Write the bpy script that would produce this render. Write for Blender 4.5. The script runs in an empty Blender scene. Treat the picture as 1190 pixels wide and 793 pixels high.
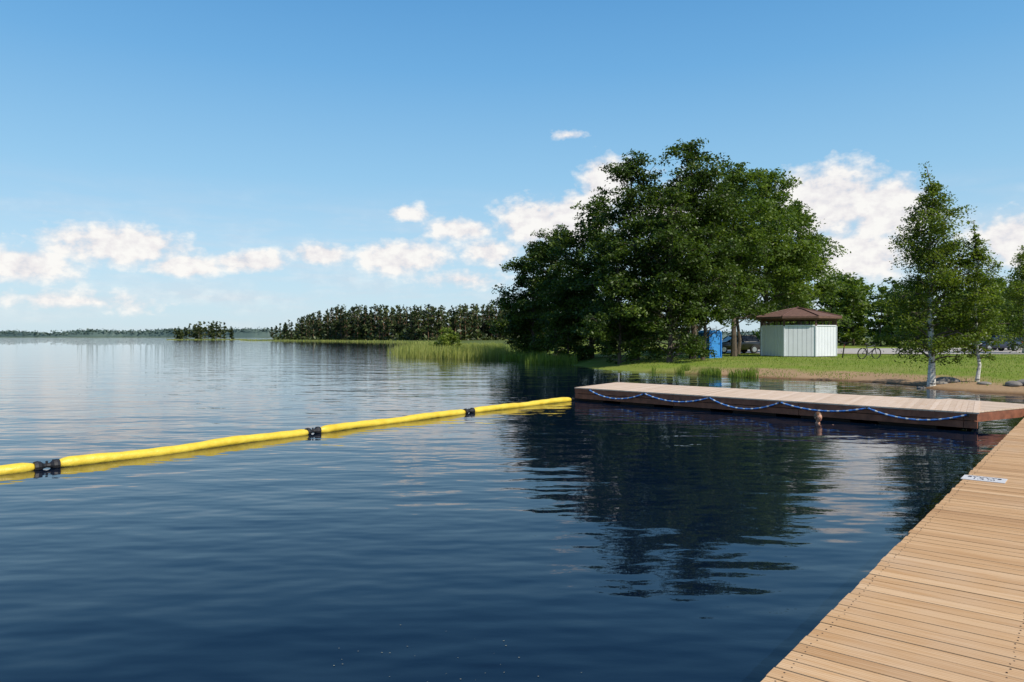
import bpy, math, random
import numpy as np
from mathutils import Vector, Matrix
PI=math.pi
scene=bpy.context.scene
SUN_AZ=math.radians(136); SUN_EL=math.radians(45)

# ------------------------------------------------------------ helpers
def link(o,parent=None):
    scene.collection.objects.link(o)
    if parent: o.parent=parent
    return o
def empty(name,loc=(0,0,0),rz=0):
    o=bpy.data.objects.new(name,None); o.location=loc; o.rotation_euler=(0,0,rz); o.empty_display_size=.3
    return link(o)
def mesh_np(name,V,F,mats,midx=None,tint=None,smooth=False,parent=None):
    V=np.asarray(V,dtype=np.float32); F=np.asarray(F,dtype=np.int32); k=F.shape[1]
    m=bpy.data.meshes.new(name)
    m.vertices.add(len(V)); m.vertices.foreach_set('co',V.ravel())
    m.loops.add(F.size); m.loops.foreach_set('vertex_index',F.ravel())
    m.polygons.add(len(F)); m.polygons.foreach_set('loop_start',np.arange(0,F.size,k,dtype=np.int32))
    m.polygons.foreach_set('loop_total',np.full(len(F),k,dtype=np.int32))
    for mt in mats: m.materials.append(mt)
    if midx is not None: m.polygons.foreach_set('material_index',np.asarray(midx,dtype=np.int32))
    m.polygons.foreach_set('use_smooth',np.full(len(F),bool(smooth)))
    if tint is not None:
        a=m.attributes.new('tint','FLOAT','POINT'); a.data.foreach_set('value',np.asarray(tint,dtype=np.float32))
    m.update(calc_edges=True)
    o=bpy.data.objects.new(name,m)
    return link(o,parent)
def mesh_py(name,V,F,mat,parent=None,smooth=False,bevel=0):
    m=bpy.data.meshes.new(name); m.from_pydata([tuple(v) for v in V],[],F)
    for mt in (mat if isinstance(mat,(list,tuple)) else [mat]): m.materials.append(mt)
    for p in m.polygons: p.use_smooth=bool(smooth)
    m.update(); o=bpy.data.objects.new(name,m); link(o,parent)
    if bevel:
        b=o.modifiers.new('bev','BEVEL'); b.width=bevel; b.segments=2
    return o
class Acc:
    def __init__(s): s.V=[];s.F=[];s.M=[];s.T=[];s.n=0
    def add(s,V,F,m=0,t=.5):
        V=np.asarray(V,float);F=np.asarray(F,int)
        s.V.append(V);s.F.append(F+s.n);s.M.append(np.full(len(F),m))
        s.T.append(np.full(len(V),t) if np.isscalar(t) else np.asarray(t)); s.n+=len(V)
    def build(s,name,mats,parent=None,smooth=False):
        return mesh_np(name,np.vstack(s.V),np.vstack(s.F),mats,np.concatenate(s.M),np.concatenate(s.T),smooth,parent)
def box(acc,c,s,m=0,t=.5,R=None):
    x,y,z=[a/2 for a in s]
    V=np.array([[-x,-y,-z],[x,-y,-z],[x,y,-z],[-x,y,-z],[-x,-y,z],[x,-y,z],[x,y,z],[-x,y,z]])
    if R is not None: V=V@np.asarray(R).T
    V=V+np.array(c)
    acc.add(V,[[0,3,2,1],[4,5,6,7],[0,1,5,4],[1,2,6,5],[2,3,7,6],[3,0,4,7]],m,t)
def rotz(a): return np.array([[math.cos(a),-math.sin(a),0],[math.sin(a),math.cos(a),0],[0,0,1]])
def tube(path,rad,sides=6,cap=True):
    P=np.asarray(path,float); n=len(P)
    rad=np.full(n,rad) if np.isscalar(rad) else np.asarray(rad)
    T=np.gradient(P,axis=0); T/= (np.linalg.norm(T,axis=1,keepdims=True)+1e-9)
    ref=np.array([0,0,1.]) if abs(T[0][2])<.8 else np.array([1.,0,0])
    A=np.cross(T,ref); A/=(np.linalg.norm(A,axis=1,keepdims=True)+1e-9); B=np.cross(T,A)
    th=np.arange(sides)*2*PI/sides
    V=(P[:,None,:]+rad[:,None,None]*(np.cos(th)[None,:,None]*A[:,None,:]+np.sin(th)[None,:,None]*B[:,None,:])).reshape(-1,3)
    F=[]
    for i in range(n-1):
        for j in range(sides):
            a=i*sides+j;b=i*sides+(j+1)%sides
            F.append([a,b,b+sides,a+sides])
    if cap:
        V=np.vstack([V,P[:1],P[-1:]]); c0=n*sides;c1=c0+1
        for j in range(0,sides,2):
            F.append([c0,(j+2)%sides,(j+1)%sides,j]); e=(n-1)*sides
            F.append([c1,e+j,e+(j+1)%sides,e+(j+2)%sides])
    return V,np.array(F)

# ------------------------------------------------------------ material helper
def newmat(name):
    m=bpy.data.materials.new(name); m.use_nodes=True; nt=m.node_tree
    return m,nt,nt.nodes['Principled BSDF'],nt.nodes['Material Output']
def N(nt,t,**k):
    n=nt.nodes.new(t)
    for a,b in k.items(): setattr(n,a,b)
    return n
def ramp(nt,fac,stops):
    r=nt.nodes.new('ShaderNodeValToRGB'); e=r.color_ramp.elements
    while len(e)<len(stops): e.new(.5)
    for i,(p,c) in enumerate(stops):
        e[i].position=p; e[i].color=(*c,1) if len(c)==3 else c
    nt.links.new(fac,r.inputs[0]); return r.outputs[0]
def noise(nt,scale,detail=4,rough=.55,vec=None,dim='3D'):
    n=N(nt,'ShaderNodeTexNoise'); n.noise_dimensions=dim
    n.inputs['Scale'].default_value=scale;n.inputs['Detail'].default_value=detail;n.inputs['Roughness'].default_value=rough
    if vec is not None: nt.links.new(vec,n.inputs['Vector'])
    return n.outputs[0]
def mapping(nt,vec,scale=(1,1,1),rot=(0,0,0)):
    mp=N(nt,'ShaderNodeMapping'); mp.inputs['Scale'].default_value=scale; mp.inputs['Rotation'].default_value=rot
    nt.links.new(vec,mp.inputs['Vector']); return mp.outputs[0]
def math_(nt,op,a,b=None,clamp=False):
    n=N(nt,'ShaderNodeMath'); n.operation=op; n.use_clamp=clamp
    for i,v in enumerate((a,b)):
        if v is None: continue
        if isinstance(v,(int,float)): n.inputs[i].default_value=v
        else: nt.links.new(v,n.inputs[i])
    return n.outputs[0]
def mixc(nt,fac,a,b,blend='MIX'):
    n=N(nt,'ShaderNodeMix'); n.data_type='RGBA'; n.blend_type=blend
    for s,v in ((n.inputs[0],fac),(n.inputs[6],a),(n.inputs[7],b)):
        if isinstance(v,(int,float)): s.default_value=v
        elif isinstance(v,tuple): s.default_value=(*v,1) if len(v)==3 else v
        else: nt.links.new(v,s)
    return n.outputs[2]
def bump(nt,h,strength,dist,bsdf):
    b=N(nt,'ShaderNodeBump'); b.inputs['Strength'].default_value=strength;b.inputs['Distance'].default_value=dist
    nt.links.new(h,b.inputs['Height']); nt.links.new(b.outputs[0],bsdf.inputs['Normal'])
def objco(nt): return N(nt,'ShaderNodeTexCoord').outputs['Object']
def attr(nt,name='tint'):
    a=N(nt,'ShaderNodeAttribute'); a.attribute_name=name; return a.outputs['Fac']

def leaf_mat(name,c1,c2,c3,transl=.3):
    m,nt,b,out=newmat(name)
    col=ramp(nt,attr(nt),[(0,c1),(.5,c2),(1,c3)])
    nt.links.new(col,b.inputs['Base Color']); b.inputs['Roughness'].default_value=.5
    b.inputs['Specular IOR Level'].default_value=.35
    tr=N(nt,'ShaderNodeBsdfTranslucent')
    tc=mixc(nt,1.0,col,(1.7,1.75,.6),'MULTIPLY'); nt.links.new(tc,tr.inputs['Color'])
    mx=N(nt,'ShaderNodeMixShader'); mx.inputs[0].default_value=transl
    nt.links.new(b.outputs[0],mx.inputs[1]);nt.links.new(tr.outputs[0],mx.inputs[2]);nt.links.new(mx.outputs[0],out.inputs['Surface'])
    return m
def simple(name,col,rough=.6,metal=0,var=.15,scale=8,bmp=0):
    m,nt,b,out=newmat(name)
    f=noise(nt,scale,4,.6,objco(nt))
    c=ramp(nt,f,[(.3,tuple(x*(1-var) for x in col)),(.7,tuple(min(1,x*(1+var)) for x in col))])
    nt.links.new(c,b.inputs['Base Color']); b.inputs['Roughness'].default_value=rough;b.inputs['Metallic'].default_value=metal
    if bmp: bump(nt,f,bmp,.02,b)
    return m
M_alder=leaf_mat('alder_leaves',(.020,.040,.007),(.055,.097,.014),(.13,.185,.033),.3)
M_birch=leaf_mat('birch_leaves',(.060,.10,.012),(.120,.172,.024),(.20,.25,.042),.4)
M_lightleaf=leaf_mat('maple_leaves',(.035,.068,.010),(.080,.135,.020),(.15,.21,.034),.33)
M_pine=leaf_mat('pine_needles',(.022,.038,.016),(.050,.073,.027),(.11,.135,.042),.2)
M_farleaf=leaf_mat('haze_tinted_leaves',(.065,.105,.10),(.085,.13,.12),(.105,.155,.13),.1)  # aerial haze painted in: pale bluish leaf colour for the far shore
M_reed=leaf_mat('reed_blades',(.16,.19,.04),(.28,.31,.075),(.42,.41,.15),.35)
M_grassb=leaf_mat('grass_blades',(.09,.135,.016),(.16,.24,.032),(.25,.32,.065),.35)
M_bark=simple('bark',(.10,.078,.058),.9,0,.4,6,.5)
M_pbark=simple('pine_bark',(.18,.10,.06),.9,0,.3,4)
def birchbark():
    m,nt,b,out=newmat('birch_bark')
    f=noise(nt,1,4,.7,mapping(nt,objco(nt),(3,3,14)))
    c=ramp(nt,f,[(.40,(.03,.025,.02)),(.47,(.62,.60,.55)),(1,(.74,.72,.66))])
    sep=N(nt,'ShaderNodeSeparateXYZ'); nt.links.new(objco(nt),sep.inputs[0])
    c=mixc(nt,ramp(nt,math_(nt,'DIVIDE',sep.outputs[2],8.0),[(.0,(0,0,0)),(.5,(0,0,0)),(.8,(.8,.8,.8))]),c,(.16,.12,.09))
    nt.links.new(c,b.inputs['Base Color']);b.inputs['Roughness'].default_value=.7
    return m
M_bbark=birchbark()

# ------------------------------------------------------------ terrain
LAND=np.array([(2500,-300),(80,-60),(45,-5),(27,14),(20.5,21),(17.9,25.6),(16.6,28.2),(16.4,31),(15.2,34),(12.7,35.8),(11,38),(9.3,40.2),(7.4,42.6),(5.4,46),(4.6,51),(3.2,57),(1.2,64),(-1,70),(-2,85),(-6,120),(-30,230),(-75,300),(-122,335),(-128,360),(-100,430),(0,700),(2500,900)],float)
def sdf(x,y):
    x=np.asarray(x,float);y=np.asarray(y,float)
    inside=np.zeros(x.shape,bool); d=np.full(x.shape,1e9)
    n=len(LAND)
    for i in range(n):
        x1,y1=LAND[i];x2,y2=LAND[(i+1)%n]
        ex,ey=x2-x1,y2-y1; t=np.clip(((x-x1)*ex+(y-y1)*ey)/(ex*ex+ey*ey),0,1)
        d=np.minimum(d,np.hypot(x-x1-t*ex,y-y1-t*ey))
        cond=((y1>y)!=(y2>y)); 
        xi=x1+(y-y1)/(ey if abs(ey)>1e-9 else 1e-9)*ex
        inside^=cond&(x<xi)
    s=np.where(inside,d,-d)
    s=s+.35*np.sin(x*1.1+y*.4)*np.sin(y*.8-x*.3)
    isl=17-np.hypot((x+182)/1.15,(y-437)/1.0)
    far=y-1600-60*np.sin(x*.004)-30*np.sin(x*.013)
    return np.maximum(np.maximum(s,isl),far)
def hgt(x,y):
    s=sdf(x,y)
    land=.62*(1-np.exp(-np.maximum(s,0)/3.2))
    bed=np.maximum(s*.12,-2.5)
    z=np.where(s>0,land,bed)
    und=.06*np.sin(x*.35+1)*np.sin(y*.27)*np.clip((s-1)/4,0,1)*np.clip((75-y)/20,0,1)*np.clip((60-x)/10,0,1)
    return z+und*(y<58)
def H0(x,y): return float(hgt(np.array([x]),np.array([y]))[0])
def axis(segs):
    out=[]
    for a,b,st in segs: out+=list(np.arange(a,b,st))
    out.append(segs[-1][1]); return np.array(out)
gx=axis([(-5000,-400,300),(-400,-130,10),(-130,-14,5),(-14,50,.45),(50,120,4),(120,500,30),(500,5000,300)])
gy=axis([(-600,0,60),(0,18,3),(18,75,.45),(75,140,3),(140,480,8),(480,1500,60),(1500,1800,15),(1800,6500,300)])
X,Y=np.meshgrid(gx,gy); Z=hgt(X,Y)
V=np.stack([X.ravel(),Y.ravel(),Z.ravel()],1); nx=len(gx);ny=len(gy)
I=np.arange(nx*ny).reshape(ny,nx)
F=np.stack([I[:-1,:-1].ravel(),I[:-1,1:].ravel(),I[1:,1:].ravel(),I[1:,:-1].ravel()],1)
def groundmat():
    m,nt,b,out=newmat('ground_grass_sand')
    co=objco(nt)
    g1=noise(nt,.35,4,.6,co); g2=noise(nt,7,3,.7,co)
    grass=mixc(nt,g2,(.085,.14,.015),(.25,.32,.05))
    dry=ramp(nt,g1,[(.42,(0,0,0)),(.68,(1,1,1))])
    grass=mixc(nt,math_(nt,'MULTIPLY',dry,.4),grass,(.30,.26,.10))
    sep=N(nt,'ShaderNodeSeparateXYZ'); nt.links.new(co,sep.inputs[0])
    # grass blends to a darker tone farther out
    fard=ramp(nt,math_(nt,'DIVIDE',sep.outputs[1],400.0),[(.27,(0,0,0)),(.4,(1,1,1))])
    grass=mixc(nt,math_(nt,'MULTIPLY',fard,.75),grass,(.06,.08,.03))
    zz=math_(nt,'ADD',sep.outputs[2],math_(nt,'MULTIPLY',math_(nt,'SUBTRACT',g1,.5),.35))
    zz=math_(nt,'ADD',zz,math_(nt,'MULTIPLY',math_(nt,'SUBTRACT',g2,.5),.10))
    sandf=ramp(nt,zz,[(.27,(1,1,1)),(.36,(0,0,0))])
    wet=ramp(nt,sep.outputs[2],[(.0,(.14,.075,.035)),(.09,(.40,.27,.16))])
    wet=mixc(nt,math_(nt,'MULTIPLY',g2,.4),wet,(.18,.13,.07))
    xs=ramp(nt,math_(nt,'DIVIDE',math_(nt,'SUBTRACT',43.0,sep.outputs[1]),10.0),[(.0,(0,0,0)),(.4,(1,1,1))])
    sandf=math_(nt,'MULTIPLY',sandf,xs)
    c=mixc(nt,sandf,grass,wet)
    nt.links.new(c,b.inputs['Base Color']); b.inputs['Roughness'].default_value=.95
    b.inputs['Specular IOR Level'].default_value=.1
    bump(nt,g2,.6,.08,b)
    return m
mesh_np('ground',V,F,[groundmat()],smooth=True)
gravel=simple('gravel',(.40,.37,.33),.95,0,.18,3,.3)
pk=[(24,59),(31,57.5),(40,57),(52,55),(120,52),(160,60),(160,92),(60,90),(33,82),(18,72),(12,66),(12,62.5),(18,60.5)]
mesh_py('gravel_parking_area',[(x,y,.66) for x,y in pk],[list(range(len(pk)))],gravel)

# ------------------------------------------------------------ water
def watermat():
    m,nt,b,out=newmat('lake_water')
    b.inputs['Base Color'].default_value=(.0020,.0070,.019,1)
    b.inputs['Roughness'].default_value=.015; b.inputs['IOR'].default_value=1.333
    co=objco(nt)
    swell=noise(nt,1,2,.45,mapping(nt,co,(.22,.48,1),(0,0,.25)))
    rip=noise(nt,1,2,.5,mapping(nt,co,(.85,1.8,1),(0,0,-.12)))
    fine=noise(nt,1,3,.6,mapping(nt,co,(3.0,6.0,1),(0,0,.35)))
    patch=ramp(nt,noise(nt,1,2,.5,mapping(nt,co,(.02,.07,1),(0,0,.1))),[(.35,(.25,.25,.25)),(.65,(1,1,1))])
    h=math_(nt,'ADD',math_(nt,'MULTIPLY',swell,.72),math_(nt,'MULTIPLY',rip,.36))
    h=math_(nt,'ADD',h,math_(nt,'MULTIPLY',math_(nt,'MULTIPLY',fine,.045),patch))
    bp=N(nt,'ShaderNodeBump'); bp.inputs['Strength'].default_value=1;bp.inputs['Distance'].default_value=.058
    nt.links.new(h,bp.inputs['Height']);nt.links.new(bp.outputs[0],b.inputs['Normal'])
    return m
mesh_py('lake_water',[(-6000,-800,0),(6000,-800,0),(6000,7000,0),(-6000,7000,0)],[[0,1,2,3]],watermat())

# ------------------------------------------------------------ trees
def leaves(rng,C,size,up=.5,asp=.55):
    n=len(C)
    nn=rng.normal(size=(n,3)); nn[:,2]=np.abs(nn[:,2])+up; nn/=np.linalg.norm(nn,axis=1,keepdims=True)
    r=rng.normal(size=(n,3)); a=np.cross(nn,r); a/=np.linalg.norm(a,axis=1,keepdims=True); b=np.cross(nn,a)
    s=size*rng.uniform(.6,1.35,(n,1))
    V=np.stack([C+a*s,C+b*s*asp,C-a*s,C-b*s*asp],1).reshape(-1,3)
    F=np.arange(4*n).reshape(-1,4)
    return V,F
def tree_acc(acc,rng,base,H,R,cb,nl,nleaf,leaf,kind='alder',sides=6,trunk_r=None,csize=1.0,tbase=0.5,zmin=0.,limb_m=0):
    bx,by,bz=base; tr=trunk_r or H*.013
    ts=np.linspace(0,1,9)
    lean=rng.normal(0,.02,2)*H; wob=rng.normal(0,.008*H,(9,2)); wob[0]=0
    TP=np.stack([bx+lean[0]*ts**1.5+wob[:,0],by+lean[1]*ts**1.5+wob[:,1],bz-.15+ts*(H*.97+.15)],1)
    rr=tr*(1-ts)**.8+.012; rr[0]*=1.35
    V,F=tube(TP,rr,8 if sides>4 else 4); acc.add(V,F,0,.5)
    def tp(t): return np.array([np.interp(t,ts,TP[:,k]) for k in range(3)])
    centers=[];sizes=[]
    for i in range(nl):
        s=((i+rng.uniform(0,1))/nl)
        t=cb+(1-cb)*s*.97
        if kind=='birch': prof=(math.sin(PI*min(1,(s*.80+.16)))**.6)*(1.08-.3*s)
        elif kind=='pine': prof=(1-s)**.5*(.6 if s<.1 else 1)
        else: prof=math.sin(PI*(s*.76+.18))**.55
        az=i*2.4+rng.normal(0,.35); L=R*prof*rng.uniform(.56,1.3)
        L=max(L,.12*R)
        if kind=='birch': el0=math.radians(rng.uniform(28,50)+28*s)
        elif kind=='pine': el0=math.radians(rng.uniform(0,25)+25*s)
        else: el0=math.radians(rng.uniform(12,38)+38*s)
        st=tp(max(.03,t-(.04 if kind!='birch' else .07)))
        u=np.linspace(0,1,5)[:,None]
        dirh=np.array([math.cos(az),math.sin(az),0])
        droop=(-.30 if kind=='birch' else -.16)*L
        P=st+dirh*L*u*math.cos(el0)*1.12+np.array([0,0,1.])*(L*math.sin(el0)*u+droop*u**2.2)
        P[1:]+=rng.normal(0,.03*L,(4,3))
        V,F=tube(P,np.linspace(rr[0]*.28*(1-.6*s),.007+.002*H/10,5),4 if sides<=6 else 5,False); acc.add(V,F,limb_m,.5)
        k=max(3,int(3+L*2.6))
        for j in range(k):
            f=rng.uniform(.22,1.0)**.75
            p=np.array([np.interp(f,u[:,0],P[:,q]) for q in range(3)])
            off=rng.normal(0,1,3)*np.array([.17,.17,.11])*L*(1.1-.4*f)
            c=p+off
            centers.append(c); sizes.append((.12+.15*rng.random())*max(L,.5*R)*csize)
            if sides>4:
                V,F=tube(np.array([p,(p+c)/2+[0,0,.02],c]),[.012,.009,.005],3,False) ; acc.add(V,F,limb_m,.5)
    for j in range(5):
        centers.append(tp(1-.02*j)+rng.normal(0,.05*R,3)); sizes.append(.12*R*csize)
    centers=np.array(centers);sizes=np.array(sizes)
    w=sizes**2;w/=w.sum()
    idx=rng.choice(len(centers),nleaf,p=w)
    g=rng.normal(size=(nleaf,3)); 
    g=g/np.linalg.norm(g,axis=1,keepdims=True)*(rng.uniform(0,1,(nleaf,1))**.5)*1.35
    C=centers[idx]+g*sizes[idx][:,None]*np.array([1,1,.45])
    C[:,2]-=.15*np.linalg.norm(g[:,:2],axis=1)*sizes[idx]
    if kind=='birch':
        C[:,2]-=rng.exponential(.22,nleaf)*sizes[idx]*1.4
    C[:,2]=np.maximum(C[:,2],bz-.1)
    ct=rng.normal(0,.2,len(centers))
    keep=C[:,2]>bz+zmin+.25*np.sin(C[:,0]*2.1)
    C=C[keep];idx=idx[keep];nleaf=len(C)
    V,F=leaves(rng,C,leaf)
    t=np.clip(tbase+ct[idx]+rng.normal(0,.13,nleaf),0,1)
    acc.add(V,F,1,np.repeat(t,4))
def tree(name,x,y,H,R,cb=.15,nl=46,nleaf=30000,leaf=.1,kind='alder',seed=0,mats=None,csize=1.0,tb=.45,tr=None,zmin=-1.,limb_m=0):
    rng=np.random.default_rng(seed); acc=Acc()
    z=H0(x,y); tree_acc(acc,rng,(0,0,0),H,R,cb,nl,nleaf,leaf,kind,8,tr,csize,tb,zmin,limb_m)
    o=acc.build(name,mats or [M_bark,M_alder]); o.location=(x,y,z); return o
A=[M_bark,M_alder]; Lm=[M_bark,M_lightleaf]
tree('alder_tree',1.9,66,10.2,2.9,.04,48,19000,.12,seed=1,tb=.5)
tree('alder_tree',3.7,62.5,11.2,3.0,.06,48,20000,.12,seed=2,tb=.45)
tree('alder_tree',6.2,57,12.9,2.8,.08,54,23000,.12,seed=3)
tree('alder_tree',8.6,50.5,14.9,3.1,.08,66,29000,.11,seed=4)
tree('alder_tree',12.3,49.8,15.0,3.2,.24,60,27000,.11,seed=5,tb=.42,zmin=2.9)
tree('alder_tree',9.9,46,11.4,2.8,.07,52,24000,.105,seed=6,tb=.45)
tree('alder_tree',15.8,52,14.0,3.1,.25,56,25000,.11,seed=7,tb=.5,mats=Lm,zmin=2.9)
tree('maple_tree',21.3,61,15.4,3.9,.2,62,30000,.13,seed=8,tb=.55,mats=Lm,zmin=2.6)
tree('maple_tree',25.2,64,13.8,2.9,.12,50,20000,.13,seed=9,tb=.6,mats=Lm,zmin=1.2)
tree('alder_tree',7.0,47.5,7.6,2.3,.05,40,16000,.1,seed=10,tb=.45)
tree('alder_tree',4.3,56,6.4,2.4,.03,36,13000,.11,seed=11,tb=.45)
tree('alder_tree',17.6,57,10.5,3.0,.28,44,16000,.12,seed=12,tb=.4,zmin=2.7)
tree('alder_tree',12.2,46.8,8.6,2.3,.2,40,13000,.1,seed=13,tb=.4,zmin=2.2)
tree('alder_tree',1.2,68,6.0,2.0,.03,30,9000,.12,seed=14,tb=.5)
B=[M_bbark,M_birch,M_bark]
tree('birch_tree',16.75,29.2,9.1,1.9,.19,72,34000,.052,'birch',21,B,.95,.42,.12,-1,2)
tree('birch_tree',18.3,28.8,6.5,1.1,.22,48,12000,.048,'birch',22,B,.92,.4,.055,-1,2)
tree('birch_tree',42.0,60,9.2,2.5,.1,46,15000,.09,'birch',23,B,1.1,.5,None,-1,2)

# background trees beyond the parking area
acc=Acc(); rng=np.random.default_rng(50)
for i in range(64):
    az=rng.uniform(.36,.95); y=rng.uniform(97,125); x=az*y
    h=rng.uniform(7.4,10.4)*(y/105)*(1.25 if az<.47 else 1)
    if az>.69: h*=1.15
    tree_acc(acc,rng,(x,y,.6),h,h*.3,.04,18,1700,.28,'alder' if i%5 else 'pine',4,None,1.3,rng.uniform(.2,.85))
acc.build('background_trees',[M_bark,M_lightleaf])

# peninsula forest
acc=Acc(); rng=np.random.default_rng(60)
Y0=lambda x:np.interp(x,[-118,-75,-30,0,90],[340,306,250,262,275])
for i in range(640):
    x=-118+rng.random()**.9*190
    y=Y0(x)+rng.exponential(22)+4
    px=595+x/y*850
    if px<303: continue
    if px<350 and rng.random()<.6: continue
    Ht=np.interp(px,[300,345,395,470,600],[5,9.5,15.5,15.5,16.5])*(y/345)*(1.1-.35*rng.random()**1.3)
    pine=rng.random()<.65
    tree_acc(acc,rng,(x,y,.55),Ht,Ht*rng.uniform(.10,.19),rng.uniform(.1,.35) if pine else .04,10,230,.5,'pine' if pine else 'alder',4,None,1.7,np.clip(rng.normal(.42,.3),.0,1))
n=7000; ux=rng.uniform(-118,70,n); uy=Y0(ux)+rng.exponential(12,n)+3
C=np.stack([ux,uy,.5+rng.random(n)**1.6*(2.8+1.8*np.sin(ux*.3))],1); C=C[(595+C[:,0]/C[:,1]*850)>318]
V,F=leaves(rng,C,.8); acc.add(V,F,1,np.repeat(rng.uniform(.2,1,len(C)),4))
acc.build('peninsula_forest',[M_pbark,M_pine])
acc=Acc()
for i in range(36):
    x=-182+rng.uniform(-19,18); y=437+rng.uniform(-9,9)
    h=rng.uniform(6.5,11.2)*(1 if abs(x+184)<11 else .72)
    tree_acc(acc,rng,(x,y,.5),h,h*.2,.06,9,300,.5,'alder',4,None,1.5,rng.uniform(.3,.9))
acc.build('island_trees',[M_bark,M_pine])
acc=Acc()
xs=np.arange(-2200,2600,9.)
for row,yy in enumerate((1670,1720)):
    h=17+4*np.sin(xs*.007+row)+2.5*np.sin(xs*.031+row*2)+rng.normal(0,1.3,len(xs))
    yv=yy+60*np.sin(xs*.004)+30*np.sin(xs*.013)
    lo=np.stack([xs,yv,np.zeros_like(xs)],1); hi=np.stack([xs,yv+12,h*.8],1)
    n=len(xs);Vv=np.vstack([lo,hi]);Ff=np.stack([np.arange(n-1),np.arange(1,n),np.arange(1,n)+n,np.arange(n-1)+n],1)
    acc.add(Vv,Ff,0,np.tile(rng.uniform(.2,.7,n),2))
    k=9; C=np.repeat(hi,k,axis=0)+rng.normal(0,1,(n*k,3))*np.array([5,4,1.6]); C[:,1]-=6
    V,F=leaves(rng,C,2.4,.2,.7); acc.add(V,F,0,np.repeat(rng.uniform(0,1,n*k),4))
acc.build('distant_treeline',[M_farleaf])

# ------------------------------------------------------------ reeds & grass
def blades(name,pts,h,w,mat,seed,lean=.18):
    rng=np.random.default_rng(seed); n=len(pts)
    hh=h*rng.uniform(.55,1.15,n); az=rng.uniform(0,2*PI,n); a2=rng.uniform(0,2*PI,n)
    zb=np.maximum(hgt(pts[:,0],pts[:,1]),-.05)
    base=np.stack([pts[:,0],pts[:,1],zb-.03],1)
    sd=np.stack([np.cos(az),np.sin(az),np.zeros(n)],1)*w/2
    ld=np.stack([np.cos(a2),np.sin(a2),np.zeros(n)],1)*(lean*hh*rng.uniform(.2,1,n))[:,None]
    up=np.array([0,0,1.])
    mid=base+ld*.35+up*(hh*.6)[:,None]; tip=base+ld+up*hh[:,None]
    V=np.stack([base-sd,base+sd,mid+sd*.8,mid-sd*.8,tip+sd*.15,tip-sd*.15],1).reshape(-1,3)
    o=np.arange(n)*6
    F=np.concatenate([np.stack([o,o+1,o+2,o+3],1),np.stack([o+3,o+2,o+4,o+5],1)])
    t=np.repeat(np.clip(rng.normal(.5,.22,n),0,1),6)
    return mesh_np(name,V,F,[mat],tint=t)
rng=np.random.default_rng(5)
def scatter(n,x0,x1,y0,y1,f):
    P=np.stack([rng.uniform(x0,x1,n),rng.uniform(y0,y1,n)],1); return P[f(P)]
def fr(P):
    x,y=P[:,0],P[:,1]; s=sdf(x,y)
    left=-10.5-(y-66)*.16+1.2*np.sin(y*.6)
    lowy=64+1.5*np.sin(x*.7)+np.clip(-x-5,0,9)*1.1
    clump=.35+.65*(np.sin(x*.9+y*.35)*np.sin(y*.5-x*.4)>-.35)
    return (s<.6)&(x>left)&(y>lowy)&(rng.random(len(P))<np.clip((x-left)/4+.08,0,1)*clump)
blades('reed_bed',scatter(40000,-24,3,60,98,fr),1.25,.04,M_reed,3)
def fr2(P):
    s=sdf(P[:,0],P[:,1]); return (s<.5)&(s>-1.4+1.3*np.sin(P[:,1]*.9))
blades('reed_bed',scatter(6000,-2,6,52,66,fr2),.8,.035,M_grassb,4)
def fr3(P):
    s=sdf(P[:,0],P[:,1]); return (s<2)&(s>-3)
blades('reed_bed',scatter(36000,-130,-2,100,350,fr3),.7,.2,M_reed,6)
def fr4(P):
    s=sdf(P[:,0],P[:,1]); return (s<1)&(s>-3)
blades('reed_bed',scatter(6000,-212,-140,405,460,fr4),.6,.3,M_reed,7)
def fg(P):
    s=sdf(P[:,0],P[:,1]); x,y=P[:,0],P[:,1]
    c=np.sin(x*1.7+y)*np.sin(y*1.3-x*.6)
    return (s>.1)&((s<1.6)&(c>.0)&(y>33)|(s>1.1)&(s<30)&(rng.random(len(P))<.35))
blades('shore_grass',scatter(90000,7,46,27,57,fg),.12,.025,M_grassb,8,.5)
def fg2(P):
    s=sdf(P[:,0],P[:,1]); x,y=P[:,0],P[:,1]
    return (s>-.25)&(s<.9)&(np.sin(x*2.3)*np.sin(y*1.9+1)>.1)
blades('shore_sedge',scatter(14000,8,14,36,42,fg2),.42,.025,M_grassb,9,.35)
acc=Acc(); r2=np.random.default_rng(70)
for dx,dy,h in ((0,0,3.0),(.8,.5,2.3),(-.7,.3,2.0),(.2,-.5,1.6),(1.4,0,1.3)):
    tree_acc(acc,r2,(dx,dy,-.05),h,h*.42,.05,14,1300,.11,'alder',4,None,1.1,.7)
o=acc.build('willow_bush',[M_bark,M_birch]); o.location=(-6.9,76,0)

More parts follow.
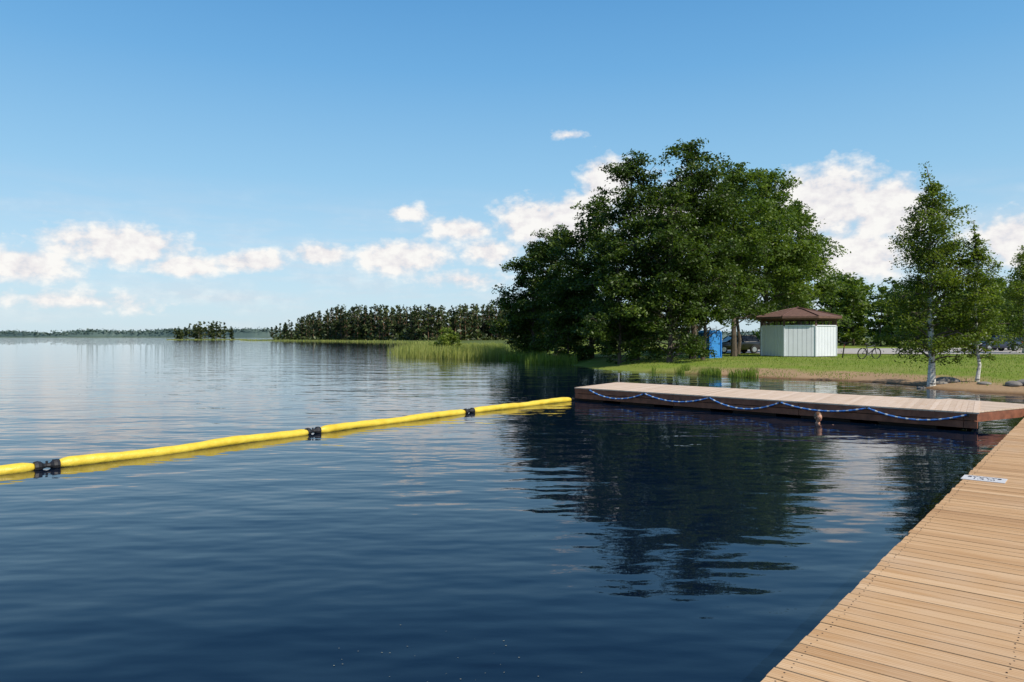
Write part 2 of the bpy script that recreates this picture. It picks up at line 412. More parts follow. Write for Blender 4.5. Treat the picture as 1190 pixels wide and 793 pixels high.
# ------------------------------------------------------------ docks
def woodmat(name,c1,c2,c3,groove=True):
    m,nt,b,out=newmat(name); co=objco(nt)
    gr=noise(nt,1,4,.65,mapping(nt,co,(45,2.0,30)))
    bl=noise(nt,1.3,3,.6,co)
    col=ramp(nt,attr(nt),[(0,c1),(.5,c2),(1,c3)])
    col=mixc(nt,ramp(nt,gr,[(.35,(.7,.7,.7)),(.55,(0,0,0))]),col,mixc(nt,1.0,col,(.80,.68,.52),'MULTIPLY'))
    col=mixc(nt,ramp(nt,bl,[(.5,(0,0,0)),(.8,(.35,.35,.35))]),col,(.58,.46,.34))
    if groove:
        sep=N(nt,'ShaderNodeSeparateXYZ'); nt.links.new(co,sep.inputs[0])
        w=math_(nt,'SINE',math_(nt,'MULTIPLY',sep.outputs[0],2*PI/.0203))
        w=ramp(nt,math_(nt,'ADD',math_(nt,'MULTIPLY',w,.5),.5),[(.0,(1,1,1)),(.25,(0,0,0))])
        col=mixc(nt,math_(nt,'MULTIPLY',w,.40),col,(.27,.14,.06))
    nt.links.new(col,b.inputs['Base Color']); b.inputs['Roughness'].default_value=.75;b.inputs['Specular IOR Level'].default_value=.15
    return m
M_deck=woodmat('deck_boards',(.44,.265,.135),(.57,.365,.195),(.66,.45,.26))
M_deck2=woodmat('weathered_deck_boards',(.54,.42,.32),(.64,.51,.40),(.70,.57,.46),False)
M_fascia=simple('red_brown_timber',(.23,.085,.045),.75,0,.35,5)
M_dark=simple('dark_timber',(.03,.022,.018),.9)
M_metal=simple('galvanised_steel',(.4,.4,.4),.4,.9)
M_screw=simple('rusty_screw',(.10,.07,.05),.6,.3)
M_black=simple('black_rubber',(.015,.015,.017),.5)
DZ=.42
U=(.630,.776); ang=math.atan2(U[1],U[0])
near=empty('wooden_dock',(1.18,3.45,0),ang)
acc=Acc(); pitch=.122; rng=np.random.default_rng(11); W=3.0
x=-7.5
while x<22:
    tilt=rng.normal(0,.0008); yo=rng.normal(0,.004); gp=float(np.clip(rng.normal(.0075,.002),.004,.012))
    box(acc,(x+pitch/2,-W/2+yo,DZ-.0145+tilt),(pitch-gp,W,.028),0,float(np.clip(rng.normal(.5,.2),0,1)))
    x+=pitch
acc.build('deck_boards',[M_deck],near)
acc=Acc(); x=-7.5
while x<10:
    for yy in (-.06,-.9,-1.8):
        for dx in (.032,.09):
            c=(x+dx+rng.normal(0,.003),yy+rng.normal(0,.006)); 
            V,F=tube([(c[0],c[1],DZ-.006),(c[0],c[1],DZ+.002)],.0042,6); acc.add(V,F)
    x+=pitch
acc.build('screws',[M_screw],near)
acc=Acc()
for yy in (-.05,-.9,-1.8,-2.95): box(acc,(7.25,yy,DZ-.14),(29.4,.05,.2))
acc.build('joists',[M_fascia],near)
acc=Acc()
for xx in np.arange(-6,22,3.0): box(acc,(xx,-1.6,.05),(2.0,2.3,.42))
acc.build('pontoons',[M_dark],near)
P0=np.array([2.0,23.3]);P1=np.array([9.94,15.6]);B0=np.array([3.75,26.0])
L=np.linalg.norm(P1-P0); ex=(P1-P0)/L; ey=np.array([-ex[1],ex[0]]); w_=B0-P0; sx=float(w_@ex); wy=float(w_@ey)
far=empty('swimming_dock',(P0[0],P0[1],0),math.atan2(ex[1],ex[0]))
acc=Acc(); x=0
while x<L-.05:
    wd=pitch-.006; z1=DZ; z0=DZ-.03; t=float(np.clip(rng.normal(.5,.25),0,1)); s2=sx
    y0,y1=-.01,wy
    V=[[x,y0,z0],[x+wd,y0,z0],[x+wd+s2,y1,z0],[x+s2,y1,z0],[x,y0,z1],[x+wd,y0,z1],[x+wd+s2,y1,z1],[x+s2,y1,z1]]
    acc.add(V,[[0,3,2,1],[4,5,6,7],[0,1,5,4],[1,2,6,5],[2,3,7,6],[3,0,4,7]],0,t); x+=pitch
acc.build('deck_boards',[M_deck2],far)
acc=Acc()
for j,(zc,hh,yo) in enumerate(((DZ-.105,.145,.02),(DZ-.27,.15,.035))):
    xx=0
    while xx<L-.1:
        ln=min(3.6,L-xx); box(acc,(xx+ln/2,yo,zc),(ln-.012,.045,hh)); box(acc,(xx+ln/2+sx,wy-yo,zc),(ln-.012,.045,hh)); xx+=3.6
a_end=math.atan2(wy,sx); le=math.hypot(sx,wy)
for xx in (.03,L-.06):
    for zc,hh in ((DZ-.105,.145),(DZ-.27,.15)):
        box(acc,(xx+sx/2,wy/2,zc),(le-.12,.045,hh),R=rotz(a_end))
acc.build('fascia_boards',[M_fascia],far)
acc=Acc()
for xx in np.arange(.7,L-.5,1.85): box(acc,(xx+sx/2,wy/2,.0),(1.2,wy-.35,.3))
acc.build('pontoons',[M_dark],far)
acc=Acc()
V,F=tube([(sx+.15,wy-.12,.1),(sx+.15,wy-.12,DZ+.30)],.025,8);acc.add(V,F)
V,F=tube([(sx+.15,wy-.12,DZ+.29),(sx+.15,wy-.12,DZ+.33)],.038,8);acc.add(V,F)
acc.build('corner_post',[M_metal],far)
acc=Acc(); g0=np.array([10.05,15.85]); g1=np.array([12.5,17.25]); gl=np.linalg.norm(g1-g0); gd=(g1-g0)/gl
gw=empty('dock_gangway',(g0[0],g0[1],0),math.atan2(gd[1],gd[0]))
x=0
while x<gl:
    box(acc,(x+pitch/2,1.1,DZ-.02),(pitch-.006,2.2,.028),0,float(np.clip(rng.normal(.5,.2),0,1))); x+=pitch
acc.build('deck_boards',[M_deck2],gw)
acc=Acc()
for yy in (.03,2.15): box(acc,(gl/2,yy,DZ-.14),(gl,.045,.19))
acc.build('fascia_boards',[M_fascia],gw)
def plate():
    e=empty('depth_sign_plate',(5.38,8.32,DZ),ang)
    acc=Acc(); box(acc,(0,0,.004),(.30,.42,.006)); 
    mw=simple('white_plate',(.62,.61,.60),.5,0,.06); acc.build('plate',[mw],e)
    mb=simple('sign_text_paint',(.03,.03,.05),.6)
    c=bpy.data.curves.new('sign_text','FONT'); c.body='SYVYYS\n1,4 m'; c.size=.10; c.align_x='CENTER';c.align_y='CENTER'; c.extrude=.0008
    o=bpy.data.objects.new('lettering',c); o.data.materials.append(mb); o.location=(0,0,.0095); o.rotation_euler=(0,0,-PI/2); link(o,e)
plate()

# ------------------------------------------------------------ rope
def ropemat():
    m,nt,b,out=newmat('blue_white_rope')
    f=attr(nt); s=math_(nt,'FRACT',math_(nt,'MULTIPLY',f,4.5))
    c=ramp(nt,s,[(.0,(.06,.20,.55)),(.70,(.05,.17,.48)),(.76,(.45,.52,.6)),(1,(.45,.52,.6))])
    nt.links.new(c,b.inputs['Base Color']); b.inputs['Roughness'].default_value=.6; return m
frac=[.055,.24,.43,.61,.80,.985]
pts=[]
for i in range(5):
    a,b_=frac[i]*L,frac[i+1]*L
    for k in range(14):
        u=k/14; sag=(.21,.17,.23,.14,.19)[i]*4*u*(1-u)
        pts.append((a+(b_-a)*u,-.035-.02*math.sin(PI*u),DZ-.05-sag))
pts.append((frac[-1]*L,-.035,DZ-.05)); pts=np.array(pts)
ln=np.concatenate([[0],np.cumsum(np.linalg.norm(np.diff(pts,axis=0),axis=1))])
fine=np.arange(0,ln[-1],.03); PP=np.stack([np.interp(fine,ln,pts[:,k]) for k in range(3)],1)
rad=.018+.006*(np.sin(fine*2*PI/.14)>0)
V,F=tube(PP,rad,6,False); 
ro=mesh_np('safety_rope',V,F,[ropemat()],tint=np.repeat(fine,6),smooth=True)
ro.location=far.location; ro.rotation_euler=far.rotation_euler
acc=Acc()
for f in frac: box(acc,(f*L,-.03,DZ-.06),(.05,.05,.07))
acc.build('rope_brackets',[M_black],far)

# ------------------------------------------------------------ yellow boom
def yel():
    m,nt,b,out=newmat('yellow_pvc'); co=objco(nt)
    f=noise(nt,3,5,.6,co)
    c=ramp(nt,f,[(.3,(.66,.46,.03)),(.7,(.78,.60,.07))])
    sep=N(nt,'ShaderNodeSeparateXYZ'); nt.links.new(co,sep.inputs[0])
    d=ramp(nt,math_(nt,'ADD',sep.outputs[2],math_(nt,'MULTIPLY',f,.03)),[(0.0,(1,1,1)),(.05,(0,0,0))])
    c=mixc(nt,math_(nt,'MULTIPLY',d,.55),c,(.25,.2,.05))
    nt.links.new(c,b.inputs['Base Color']); b.inputs['Roughness'].default_value=.45
    bump(nt,noise(nt,1,3,.5,mapping(nt,co,(7,7,7))),.7,.03,b); return m
ctrl=np.array([(-11.5,7.6),(-9.6,9.3),(-7.2,11.3),(-4.2,15.4),(-1.15,19.5),(2.0,23.35)])
def cr(P,n=40):
    Q=np.vstack([2*P[0]-P[1],P,2*P[-1]-P[-2]]); out=[]
    for i in range(1,len(Q)-2):
        for k in range(n):
            t=k/n; out.append(.5*((2*Q[i])+(-Q[i-1]+Q[i+1])*t+(2*Q[i-1]-5*Q[i]+4*Q[i+1]-Q[i+2])*t*t+(-Q[i-1]+3*Q[i]-3*Q[i+1]+Q[i+2])*t**3))
    out.append(P[-1]); return np.array(out)
path=cr(ctrl); cl=np.concatenate([[0],np.cumsum(np.linalg.norm(np.diff(path,axis=0),axis=1))])
def at(s): return np.array([np.interp(s,cl,path[:,0]),np.interp(s,cl,path[:,1])])
joints=[cl[k*40] for k in (0,2,3,4,5)]
boom=empty('floating_boom')
accY=Acc();accB=Acc()
for a,b_ in zip(joints[:-1],joints[1:]):
    g=.13; end=b_-(g if b_<cl[-1]-.01 else .25)
    s=np.linspace(a+g,end,90); u=(s-s[0])/(s[-1]-s[0])
    r=.073*np.clip(np.minimum(u,1-u)/.035,0,1)**.4*.9+.025
    r*=1+.05*np.sin(u*23)+.03*np.sin(u*61+a)
    P=np.array([[*(at(q)+np.array([.02,-.02])*math.sin(q*1.9)),.045+.012*math.sin(q*2.3)] for q in s])
    V,F=tube(P,r,16); accY.add(V,F)
for j in joints:
    P=np.array([[*at(q),.05] for q in np.linspace(max(j-.17,0),min(j+.17,cl[-1]),9)])
    rr=np.array([.08,.086,.075,.04,.032,.04,.075,.086,.08]) if j<cl[-1]-.01 else np.full(9,.03)
    V,F=tube(P,rr,12); accB.add(V,F)
    c=at(j)
    for k in range(3):
        box(accB,(c[0]+(k-1)*.06,c[1]+(k-1)*.07,.08+.012*k),(.03,.03,.06),R=rotz(.4*k))
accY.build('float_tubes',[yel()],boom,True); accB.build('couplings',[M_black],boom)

# ------------------------------------------------------------ changing hut (octagonal)
hx,hy=20.1,51.5; hz=H0(hx,hy)
hut=empty('changing_hut',(hx,hy,hz-.02),math.radians(5))
M_white=simple('white_painted_boards',(.66,.69,.72),.7,0,.05,1.2)
M_seam=simple('board_seams',(.30,.32,.35),.8)
M_shingle=simple('brown_shingles',(.14,.075,.055),.9,0,.3,6,.6)
M_trim=simple('brown_trim',(.12,.06,.045),.7)
acc=Acc();tr_=Acc();dk=Acc();R8=2.6; n8=8
for i in range(n8):
    a0=2*PI*i/n8;a1=2*PI*(i+1)/n8
    p0=np.array([R8*math.cos(a0),R8*math.sin(a0)]);p1=np.array([R8*math.cos(a1),R8*math.sin(a1)])
    w=np.linalg.norm(p1-p0); mid=(p0+p1)/2; an=math.atan2(p1[1]-p0[1],p1[0]-p0[0]); d=(p1-p0)/w
    nb=7; bw=w/nb
    for k in range(nb):
        c=p0+d*(k+.5)*bw
        box(acc,(c[0],c[1],1.07),(bw-.018,.03,2.04),0,.5,rotz(an))
    box(tr_,(p0[0],p0[1],2.32),(.09,.09,.46),0,.5,rotz(a0))
    for q in (1/3,2/3):
        c=p0+d*w*q; box(tr_,(c[0]*.99,c[1]*.99,2.32),(.05,.05,.36),0,.5,rotz(an))
    box(acc,(p0[0]*1.004,p0[1]*1.004,1.07),(.09,.09,2.05),0,.5,rotz(a0))
    box(acc,(mid[0]*1.015,mid[1]*1.015,2.12),(w*.95,.05,.07),0,.5,rotz(an))
    box(dk,(mid[0]*.988,mid[1]*.988,1.05),(w*.97,.03,2.0),0,.5,rotz(an))
    box(tr_,(mid[0],mid[1],2.54),(w*.97,.10,.12),0,.5,rotz(an))
acc.build('wall_boards',[M_white],hut);tr_.build('posts_and_beam',[M_trim],hut);dk.build('inner_lining',[M_seam],hut)
RE=2.98;V=[];Fq=[]
for z,r in ((2.6,RE),(2.74,RE+.01),(3.0,1.9),(3.27,.75),(3.36,.0)):
    for i in range(8): V.append((r*math.cos(2*PI*i/8),r*math.sin(2*PI*i/8),z))
for k in range(4):
    for i in range(8): Fq.append([k*8+i,k*8+(i+1)%8,(k+1)*8+(i+1)%8,(k+1)*8+i])
Fq.append(list(range(7,-1,-1)))
mesh_py('roof',V,Fq,M_shingle,hut)
acc=Acc()
for i in range(8):
    a=2*PI*i/8; pth=[(r*math.cos(a),r*math.sin(a),z+.02) for z,r in ((2.74,RE),(3.0,1.9),(3.27,.75),(3.38,0.02))]
    V,F=tube(pth,.05,6); acc.add(V,F)
acc.build('roof_ridges',[M_trim],hut)
V,F=tube([(0,0,3.3),(0,0,3.5)],[.12,.09],8);mesh_np('finial',V,F,[M_trim],parent=hut)

# ------------------------------------------------------------ blue portable toilet
tx,ty=13.6,50.2; wc=empty('portable_toilet',(tx,ty,H0(tx,ty)),math.radians(28))
M_blue=simple('blue_plastic',(.02,.16,.50),.4,0,.1,3); M_blue2=simple('light_blue_plastic',(.04,.24,.60),.4,0,.1,3)
acc=Acc()
box(acc,(0,0,.93),(1.05,1.0,1.66))
for sx_ in (-1,1):
    for sy_ in (-1,1): box(acc,(sx_*.52,sy_*.50,.93),(.10,.10,1.72))
for k in range(6):
    box(acc,(.53,-.35+.14*k,1.0),(.03,.05,1.4)); box(acc,(-.53,-.35+.14*k,1.0),(.03,.05,1.4))
acc.build('cabin',[M_blue],wc)
acc=Acc(); box(acc,(0,-.52,.92),(.76,.04,1.54)); box(acc,(0,-.545,1.25),(.55,.02,.5)); box(acc,(0,-.545,.55),(.55,.02,.6))
box(acc,(0,0,.05),(1.15,1.1,.12)); acc.build('door_and_base',[M_blue2],wc)
V=[(-.6,-.58,1.75),(.6,-.58,1.75),(.6,.58,1.75),(-.6,.58,1.75),(-.45,-.45,1.9),(.45,-.45,1.9),(.45,.45,1.9),(-.45,.45,1.9)]
mesh_py('roof',V,[[0,3,2,1],[4,5,6,7],[0,1,5,4],[1,2,6,5],[2,3,7,6],[3,0,4,7]],M_blue2,wc,bevel=.03)
acc=Acc();box(acc,(.3,-.555,1.0),(.05,.03,.14));V,F=tube([(.35,.35,1.8),(.35,.35,2.1)],.05,8);acc.add(V,F);acc.build('handle_and_vent',[M_black],wc)

# ------------------------------------------------------------ cars
M_glass=simple('car_glass',(.012,.016,.02),.06,0,.05); M_tyre=simple('tyre',(.02,.02,.02),.85);M_rim=simple('alloy_rim',(.45,.46,.48),.35,.8)
M_light=simple('lamp_lens',(.6,.6,.6),.15);M_tail=simple('tail_lamp',(.4,.02,.02),.2)
def car(loc,rz,col,est=False):
    e=empty('parked_car',loc,rz)
    paint=simple('car_paint',col,.3,0,.03); paint.node_tree.nodes['Principled BSDF'].inputs['Coat Weight'].default_value=.5
    low=[(-2.12,.30),(-2.2,.48),(-2.2,.72),(-2.1,.92),(-1.6,.98),(-.6,.96),(.85,.95),(1.3,.9),(1.95,.76),(2.2,.60),(2.22,.42),(2.12,.27)]
    ys=[-.86,-.84,-.72,0,.72,.84,.86]; zs=[.0,.02,.035,.05,.035,.02,.0]
    V=[];n=len(low)
    for y,dz in zip(ys,zs):
        sc=1-.045*(abs(y)/.86)**3
        for i,(x,z) in enumerate(low):
            top=1 if 3<=i<=8 else 0
            V.append((x*sc,y,z+dz*top*(1 if abs(y)<.85 else -1)-(.05*top if abs(y)>.85 else 0)))
    F=[]
    for k in range(len(ys)-1):
        for i in range(n):
            j=(i+1)%n; F.append([k*n+i,(k+1)*n+i,(k+1)*n+j,k*n+j])
    F.append(list(range(n)));F.append([ (len(ys)-1)*n+i for i in range(n-1,-1,-1)])
    mesh_py('body',V,F,paint,e,True,0)
    bl=[(-1.95 if est else -1.75,.93),(-1.6 if est else -1.2,1.40),(-.9,1.47),(.1,1.44),(1.05,.92)]
    V=[];m=len(bl)
    for y in (-1,1):
        for i,(x,z) in enumerate(bl): V.append((x-.02,y*(.79 if z<1 else .60),z))
    F=[[i,(i+1)%m,m+(i+1)%m,m+i] for i in range(m)]+[list(range(m-1,-1,-1)),list(range(m,2*m))]
    mesh_py('glasshouse',V,F,M_glass,e)
    acc=Acc()
    box(acc,((bl[1][0]+bl[3][0])/2+.02,0,1.465),(bl[3][0]-bl[1][0]+.12,1.14,.045))
    for y in (-1,1):
        for (xa,za),(xb,zb) in ((bl[0],bl[1]),(bl[3],bl[4]),((-.35,.93),(-.35,1.44))):
            V,F=tube([(xa,y*.795,za),(xb,y*.608,zb)],.035,6);acc.add(V,F)
        V,F=tube([(bl[1][0],y*.605,bl[1][1]),(bl[2][0],y*.605,bl[2][1]),(bl[3][0],y*.605,bl[3][1])],.03,6);acc.add(V,F)
        box(acc,(.75,y*.93,1.0),(.14,.2,.12))
    acc.build('roof_and_pillars',[paint],e)
    for i,(wx,wy_) in enumerate(((-1.35,-.8),(-1.35,.8),(1.38,-.8),(1.38,.8))):
        s=1 if wy_>0 else -1
        acc=Acc(); V,F=tube([(wx,wy_-.11*s,.32),(wx,wy_-.09*s,.32),(wx,wy_+.08*s,.32),(wx,wy_+.1*s,.32)],[.28,.325,.325,.29],20);acc.add(V,F,0)
        V,F=tube([(wx,wy_+.09*s,.32),(wx,wy_+.112*s,.32)],[.21,.2],14);acc.add(V,F,1)
        acc.build('wheel_%d'%(i+1),[M_tyre,M_rim],e)
    acc=Acc()
    for y in (-.6,.6): box(acc,(2.1,y,.66),(.16,.36,.13),0); box(acc,(-2.14,y*1.05,.8),(.12,.3,.16),1)
    acc.build('lamps',[M_light,M_tail],e)
    acc=Acc(); box(acc,(2.19,0,.42),(.06,1.2,.16)); box(acc,(-2.17,0,.38),(.06,1.3,.12)); acc.build('grille_and_bumper',[M_black],e)
car((18.4,60.6,.66),math.radians(192),(.008,.009,.012),True)
car((45.6,69.0,.66),math.radians(188),(.015,.03,.07))
car((50.6,74.0,.66),math.radians(200),(.04,.05,.06),True)

# ------------------------------------------------------------ bicycles
def bike(loc,rz,col):
    z=H0(*loc); e=empty('bicycle',(loc[0],loc[1],z),rz); e.rotation_euler=(math.radians(7),0,rz)
    M_f=simple('bike_frame',col,.35,.4)
    acc=Acc()
    for wx in (-.53,.53):
        th=np.linspace(0,2*PI,33); P=np.stack([wx+.33*np.cos(th),0*th,.35+.33*np.sin(th)],1)
        V,F=tube(P,.034,6,False); acc.add(V,F,1)
        for k in range(10):
            a=2*PI*k/10; V,F=tube([(wx,0,.35),(wx+.32*math.cos(a),0,.35+.32*math.sin(a))],.004,3,False);acc.add(V,F,2)
    bb=(-.08,0,.3);st=(-.25,0,.82);hd=(.36,0,.85);hd2=(.40,0,.70);ra=(-.53,0,.35);fa=(.53,0,.35)
    for a,b,r in ((bb,st,.024),(bb,hd2,.028),((-.22,0,.75),hd,.024),(bb,ra,.015),((-.22,0,.75),ra,.015),(hd2,hd,.026),(hd2,fa,.022),(st,(-.28,0,.93),.016),(hd,(.33,0,1.0),.018)):
        V,F=tube([a,b],r,6);acc.add(V,F,0)
    V,F=tube([(.28,-.3,1.03),(.33,-.1,1.0),(.33,.1,1.0),(.28,.3,1.03)],.018,6);acc.add(V,F,1)
    V,F=tube([(-.40,0,.95),(-.28,0,.96),(-.13,0,.95)],[.07,.06,.02],8);acc.add(V,F,1)
    V,F=tube([(bb[0],-.02,bb[2]),(bb[0],.02,bb[2])],.09,12);acc.add(V,F,2)
    V,F=tube([(bb[0],-.08,bb[2]),(bb[0]+.1,-.08,bb[2]-.13)],.01,5);acc.add(V,F,2)
    box(acc,(bb[0]+.1,-.12,bb[2]-.13),(.09,.08,.02),1);box(acc,(bb[0]-.1,.12,bb[2]+.13),(.09,.08,.02),1)
    acc.build('frame_and_wheels',[M_f,M_tyre,M_metal],e)
bike((22.7,46.5),math.radians(15),(.02,.02,.025))
bike((21.8,48.2),math.radians(65),(.3,.03,.03))

# ------------------------------------------------------------ rocks
M_rock=simple('granite',(.22,.20,.18),.9,0,.35,5,.5)
def rock(x,y,s,seed,sq=.55):
    r=np.random.default_rng(seed); import bmesh
    bm=bmesh.new(); bmesh.ops.create_icosphere(bm,subdivisions=3,radius=s)
    k=r.normal(size=(5,3))*2/s; ph=r.uniform(0,6,5)
    for v in bm.verts:
        c=np.array(v.co); d=1+.09*sum(math.sin(float(k[i]@c)*.6+ph[i]) for i in range(5))
        v.co=Vector((c[0]*d*1.25,c[1]*d,c[2]*d*sq))
    m=bpy.data.meshes.new('shore_rock');bm.to_mesh(m);bm.free();m.materials.append(M_rock)
    for p in m.polygons:p.use_smooth=True
    o=bpy.data.objects.new('shore_rock',m);o.location=(x,y,max(H0(x,y),0)+s*.1);o.rotation_euler=(0,0,r.uniform(0,3));link(o)
for i,(x,y,s) in enumerate([(17.6,29.6,.38),(17.2,29.4,.2),(18.7,27.2,.3),(19.3,27.0,.4),(18.1,28.0,.2),(19.9,26.7,.3),(16.2,28.9,.15)]): rock(x,y,s,i,.4)

# ------------------------------------------------------------ swimmer
def swimmer():
    e=empty('swimmer',(7.2,17.25,-.11),math.radians(-75))
    skin=simple('skin',(.52,.27,.17),.5,0,.06); hair=simple('wet_hair',(.16,.08,.035),.4); suit=simple('lips',(.35,.08,.06),.5)
    m=bpy.data.meshes.new('body')
    P=[(0,0,-.45),(0,0,-.2),(.0,0,.0),(.02,0,.08),(.04,0,.17),(0,.16,.02),(.14,.22,.05),(.34,.15,.09),(0,-.16,.02),(.12,-.24,.05),(.32,-.20,.09)]
    E=[(0,1),(1,2),(2,3),(3,4),(2,5),(5,6),(6,7),(2,8),(8,9),(9,10)]
    Rr=[(.14,.10),(.15,.11),(.11,.08),(.052,.052),(.055,.055),(.058,.058),(.042,.042),(.026,.022),(.058,.058),(.042,.042),(.026,.022)]
    for wi in (7,10):
        base=P[wi]; a=math.atan2(base[1]-P[wi-1][1],base[0]-P[wi-1][0])
        pi=len(P); P.append((base[0]+.06*math.cos(a),base[1]+.06*math.sin(a),.10)); Rr.append((.034,.014)); E.append((wi,pi))
        for k,(da,ln_) in enumerate(((-.28,.075),(-.1,.09),(.08,.095),(.25,.085),(.9,.06))):
            q=len(P); P.append((P[pi][0]+ln_*math.cos(a+da),P[pi][1]+ln_*math.sin(a+da),.092)); Rr.append((.009,.009)); E.append((pi,q))
    m.from_pydata(P,E,[]); m.materials.append(skin)
    o=bpy.data.objects.new('body',m);link(o,e)
    bpy.context.view_layer.objects.active=o
    md=o.modifiers.new('s','SKIN'); md.use_smooth_shade=True; sv=m.skin_vertices[0].data
    for i,r in enumerate(Rr): sv[i].radius=r
    sv[0].use_root=True
    o.modifiers.new('ss','SUBSURF').levels=2; o.modifiers['ss'].render_levels=2
    def ell(nm,c,s,mat,cut=None):
        import bmesh
        bm=bmesh.new();bmesh.ops.create_uvsphere(bm,u_segments=20,v_segments=14,radius=1)
        for v in bm.verts:
            x,y,z=v.co; j=1-.22*max(0,-z)
            v.co=Vector((c[0]+x*s[0]*j,c[1]+y*s[1]*j,c[2]+z*s[2]))
        if cut: bmesh.ops.delete(bm,geom=[f for f in bm.faces if cut(f.calc_center_median())],context='FACES')
        mm=bpy.data.meshes.new(nm);bm.to_mesh(mm);bm.free();mm.materials.append(mat)
        for p in mm.polygons:p.use_smooth=True
        link(bpy.data.objects.new(nm,mm),e)
    ell('head',(.05,0,.25),(.095,.075,.118),skin)
    ell('hair',(.04,0,.262),(.102,.083,.122),hair,lambda p:p.x>.085 and p.z<.32 or p.z<.19)
    ell('nose',(.148,0,.235),(.018,.012,.022),skin)
    for y in (-1,1):
        ell('ear',(.045,y*.078,.24),(.018,.01,.028),skin); ell('eye',(.136,y*.03,.262),(.009,.013,.007),hair)
    ell('mouth',(.137,0,.195),(.008,.024,.006),suit)
swimmer()

# floating bits
rng=np.random.default_rng(33); C=np.stack([rng.normal(-.35,.5,60),rng.normal(4.3,.45,60),np.full(60,.004)],1)
V=[];F=[]
for i,c in enumerate(C):
    s=.004*rng.uniform(.5,2); a=rng.uniform(0,3)
    for k in range(4): V.append((c[0]+s*math.cos(a+k*PI/2),c[1]+s*.6*math.sin(a+k*PI/2),.004))
    F.append([4*i,4*i+1,4*i+2,4*i+3])
mesh_np('floating_debris',V,F,[simple('pollen',(.25,.25,.18),.8)])

# ------------------------------------------------------------ sky
STR=.15
w=bpy.data.worlds.new('World');scene.world=w;w.use_nodes=True;nt=w.node_tree
bg=nt.nodes['Background']; bg.inputs['Strength'].default_value=STR
sky=N(nt,'ShaderNodeTexSky');sky.sky_type='NISHITA';sky.sun_disc=False;sky.sun_elevation=SUN_EL;sky.sun_rotation=SUN_AZ
sky.air_density=1.0;sky.dust_density=.6;sky.ozone_density=1.5
tc=N(nt,'ShaderNodeTexCoord').outputs['Generated']
sep=N(nt,'ShaderNodeSeparateXYZ');nt.links.new(tc,sep.inputs[0])
az=math_(nt,'ARCTAN2',sep.outputs[0],sep.outputs[1]); el=math_(nt,'ARCSINE',sep.outputs[2])
cmb=N(nt,'ShaderNodeCombineXYZ');nt.links.new(az,cmb.inputs[0]);nt.links.new(el,cmb.inputs[1]); ae=cmb.outputs[0]
BL=[(-28.2,6.3,6.5,1.8,1.1),(-34,4.6,4,1.6,1),(-24.2,5.0,3.2,1.1,1),(-31,2.4,7,1.0,.65),
(-19.5,5.5,3.8,1.1,1.05),(-14.8,6.2,3.2,1.2,1.0),(-8.4,6.1,4.6,1.7,1.1),(-4.0,8.3,3.6,1.2,.9),(-8,9.4,2.2,.8,.75),(-1.8,6.5,3.0,1.5,.95),(-4,4.4,4.8,1.0,.75),
(2.2,8.8,4.8,2.4,1.15),(7.4,11.6,2.6,2.8,1.2),(5.0,9.2,4,2.4,1.15),(12,9.5,5,3,1),(4.4,15.3,1.9,.38,.5),
(23.6,9.6,5.2,3.4,1.25),(27.0,8.9,4.0,2.9,1.2),(25.5,5.6,5.8,2.4,1.0),(35,6.3,3.8,2.6,1.2),
(54,8,12,3,1),(-52,7,9,3,1),(100,10,14,4,1),(-110,10,15,4,1)]
mask=None; dr=math.radians
for a,e_,wa,he,wt in BL:
    v=N(nt,'ShaderNodeVectorMath');v.operation='SUBTRACT';nt.links.new(ae,v.inputs[0]);v.inputs[1].default_value=(dr(a),dr(e_),0)
    v2=N(nt,'ShaderNodeVectorMath');v2.operation='MULTIPLY';nt.links.new(v.outputs[0],v2.inputs[0]);v2.inputs[1].default_value=(1/dr(wa),1/dr(he),0)
    v3=N(nt,'ShaderNodeVectorMath');v3.operation='LENGTH';nt.links.new(v2.outputs[0],v3.inputs[0])
    q=math_(nt,'SUBTRACT',wt,math_(nt,'MULTIPLY',v3.outputs['Value'],wt))
    mask=q if mask is None else math_(nt,'MAXIMUM',mask,q)
mask=math_(nt,'MAXIMUM',mask,-.8)
n1=noise(nt,1,4,.58,mapping(nt,ae,(13,20,1)))
n2=noise(nt,1,6,.58,mapping(nt,ae,(42,58,1)))
nn=math_(nt,'ADD',math_(nt,'MULTIPLY',math_(nt,'SUBTRACT',n1,.5),1.6),math_(nt,'MULTIPLY',math_(nt,'SUBTRACT',n2,.5),1.2))
dens0=math_(nt,'ADD',math_(nt,'SUBTRACT',mask,.06),nn)
dens=ramp(nt,dens0,[(.0,(0,0,0)),(.18,(.35,.35,.35)),(.5,(1,1,1))])
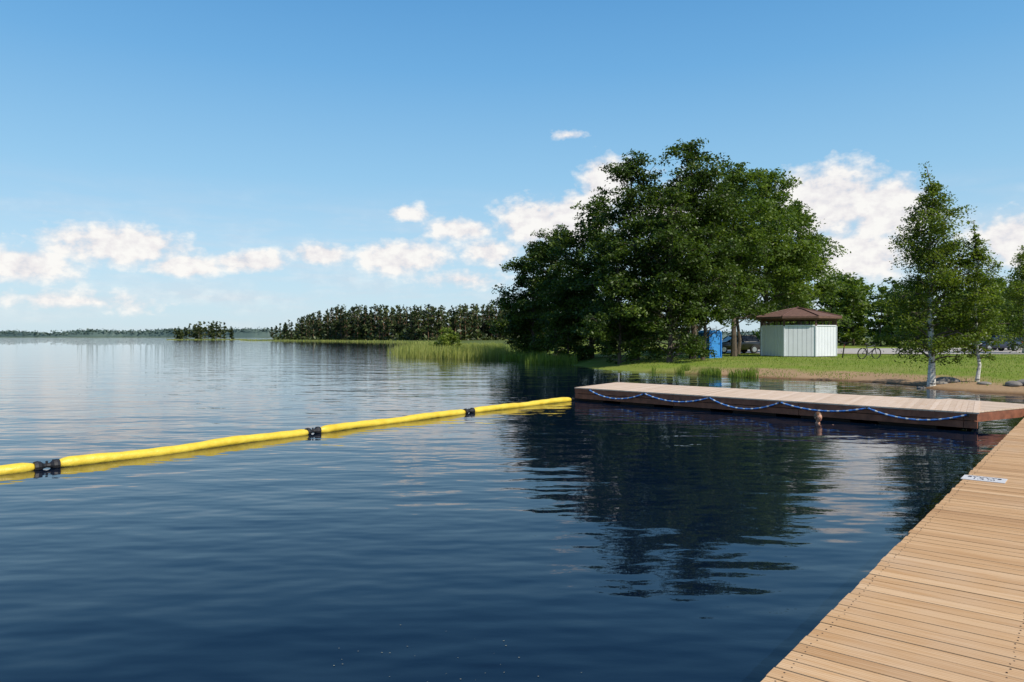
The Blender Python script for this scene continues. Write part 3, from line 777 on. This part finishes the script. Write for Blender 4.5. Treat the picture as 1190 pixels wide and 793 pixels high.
n3=noise(nt,1,4,.6,mapping(nt,ae,(6,34,1)))
veil=math_(nt,'MULTIPLY',ramp(nt,n3,[(.42,(0,0,0)),(.7,(1,1,1))]),ramp(nt,el,[(.0,(.3,.3,.3)),(.05,(1,1,1)),(.14,(.6,.6,.6)),(.2,(0,0,0))]))
tot=math_(nt,'MAXIMUM',math_(nt,'MULTIPLY',dens,.93),math_(nt,'MULTIPLY',veil,.45))
k=1/STR
def c_(r,g,b): return (r*k,g*k,b*k)
sh=math_(nt,'ADD',math_(nt,'MULTIPLY',n2,.75),math_(nt,'MULTIPLY',n1,.35))
shade=ramp(nt,math_(nt,'ADD',sh,math_(nt,'MULTIPLY',dens0,.12)),[(.44,c_(.70,.71,.77)),(.56,c_(.88,.84,.84)),(.70,c_(1.0,.97,.93))])
grad=ramp(nt,math_(nt,'MULTIPLY',el,2/PI),[(0,c_(.57,.74,.85)),(.06,c_(.47,.70,.87)),(.133,c_(.29,.58,.84)),(.22,c_(.15,.43,.77)),(.29,c_(.09,.33,.68)),(.40,c_(.022,.115,.35)),(1,c_(.010,.055,.22))])
skyc=mixc(nt,.85,sky.outputs[0],grad)
col=mixc(nt,tot,skyc,shade)
nt.links.new(col,bg.inputs['Color'])

# ------------------------------------------------------------ sun, camera
sd=bpy.data.lights.new('sun','SUN');sd.energy=5.0;sd.angle=math.radians(.5);sd.color=(1,.93,.82)
so=bpy.data.objects.new('sun',sd);link(so)
S=Vector((math.sin(SUN_AZ)*math.cos(SUN_EL),math.cos(SUN_AZ)*math.cos(SUN_EL),math.sin(SUN_EL)))
so.rotation_euler=S.to_track_quat('Z','Y').to_euler(); so.location=(20,-20,40)
cd=bpy.data.cameras.new('camera');cd.lens=25.7;cd.sensor_width=36;cd.clip_end=12000;cd.clip_start=.05
co_=bpy.data.objects.new('camera',cd);co_.location=(0,0,2.05);co_.rotation_euler=(math.radians(90-.37),0,0);link(co_)
scene.camera=co_
scene.view_settings.view_transform='Standard';scene.view_settings.look='None';scene.view_settings.exposure=0
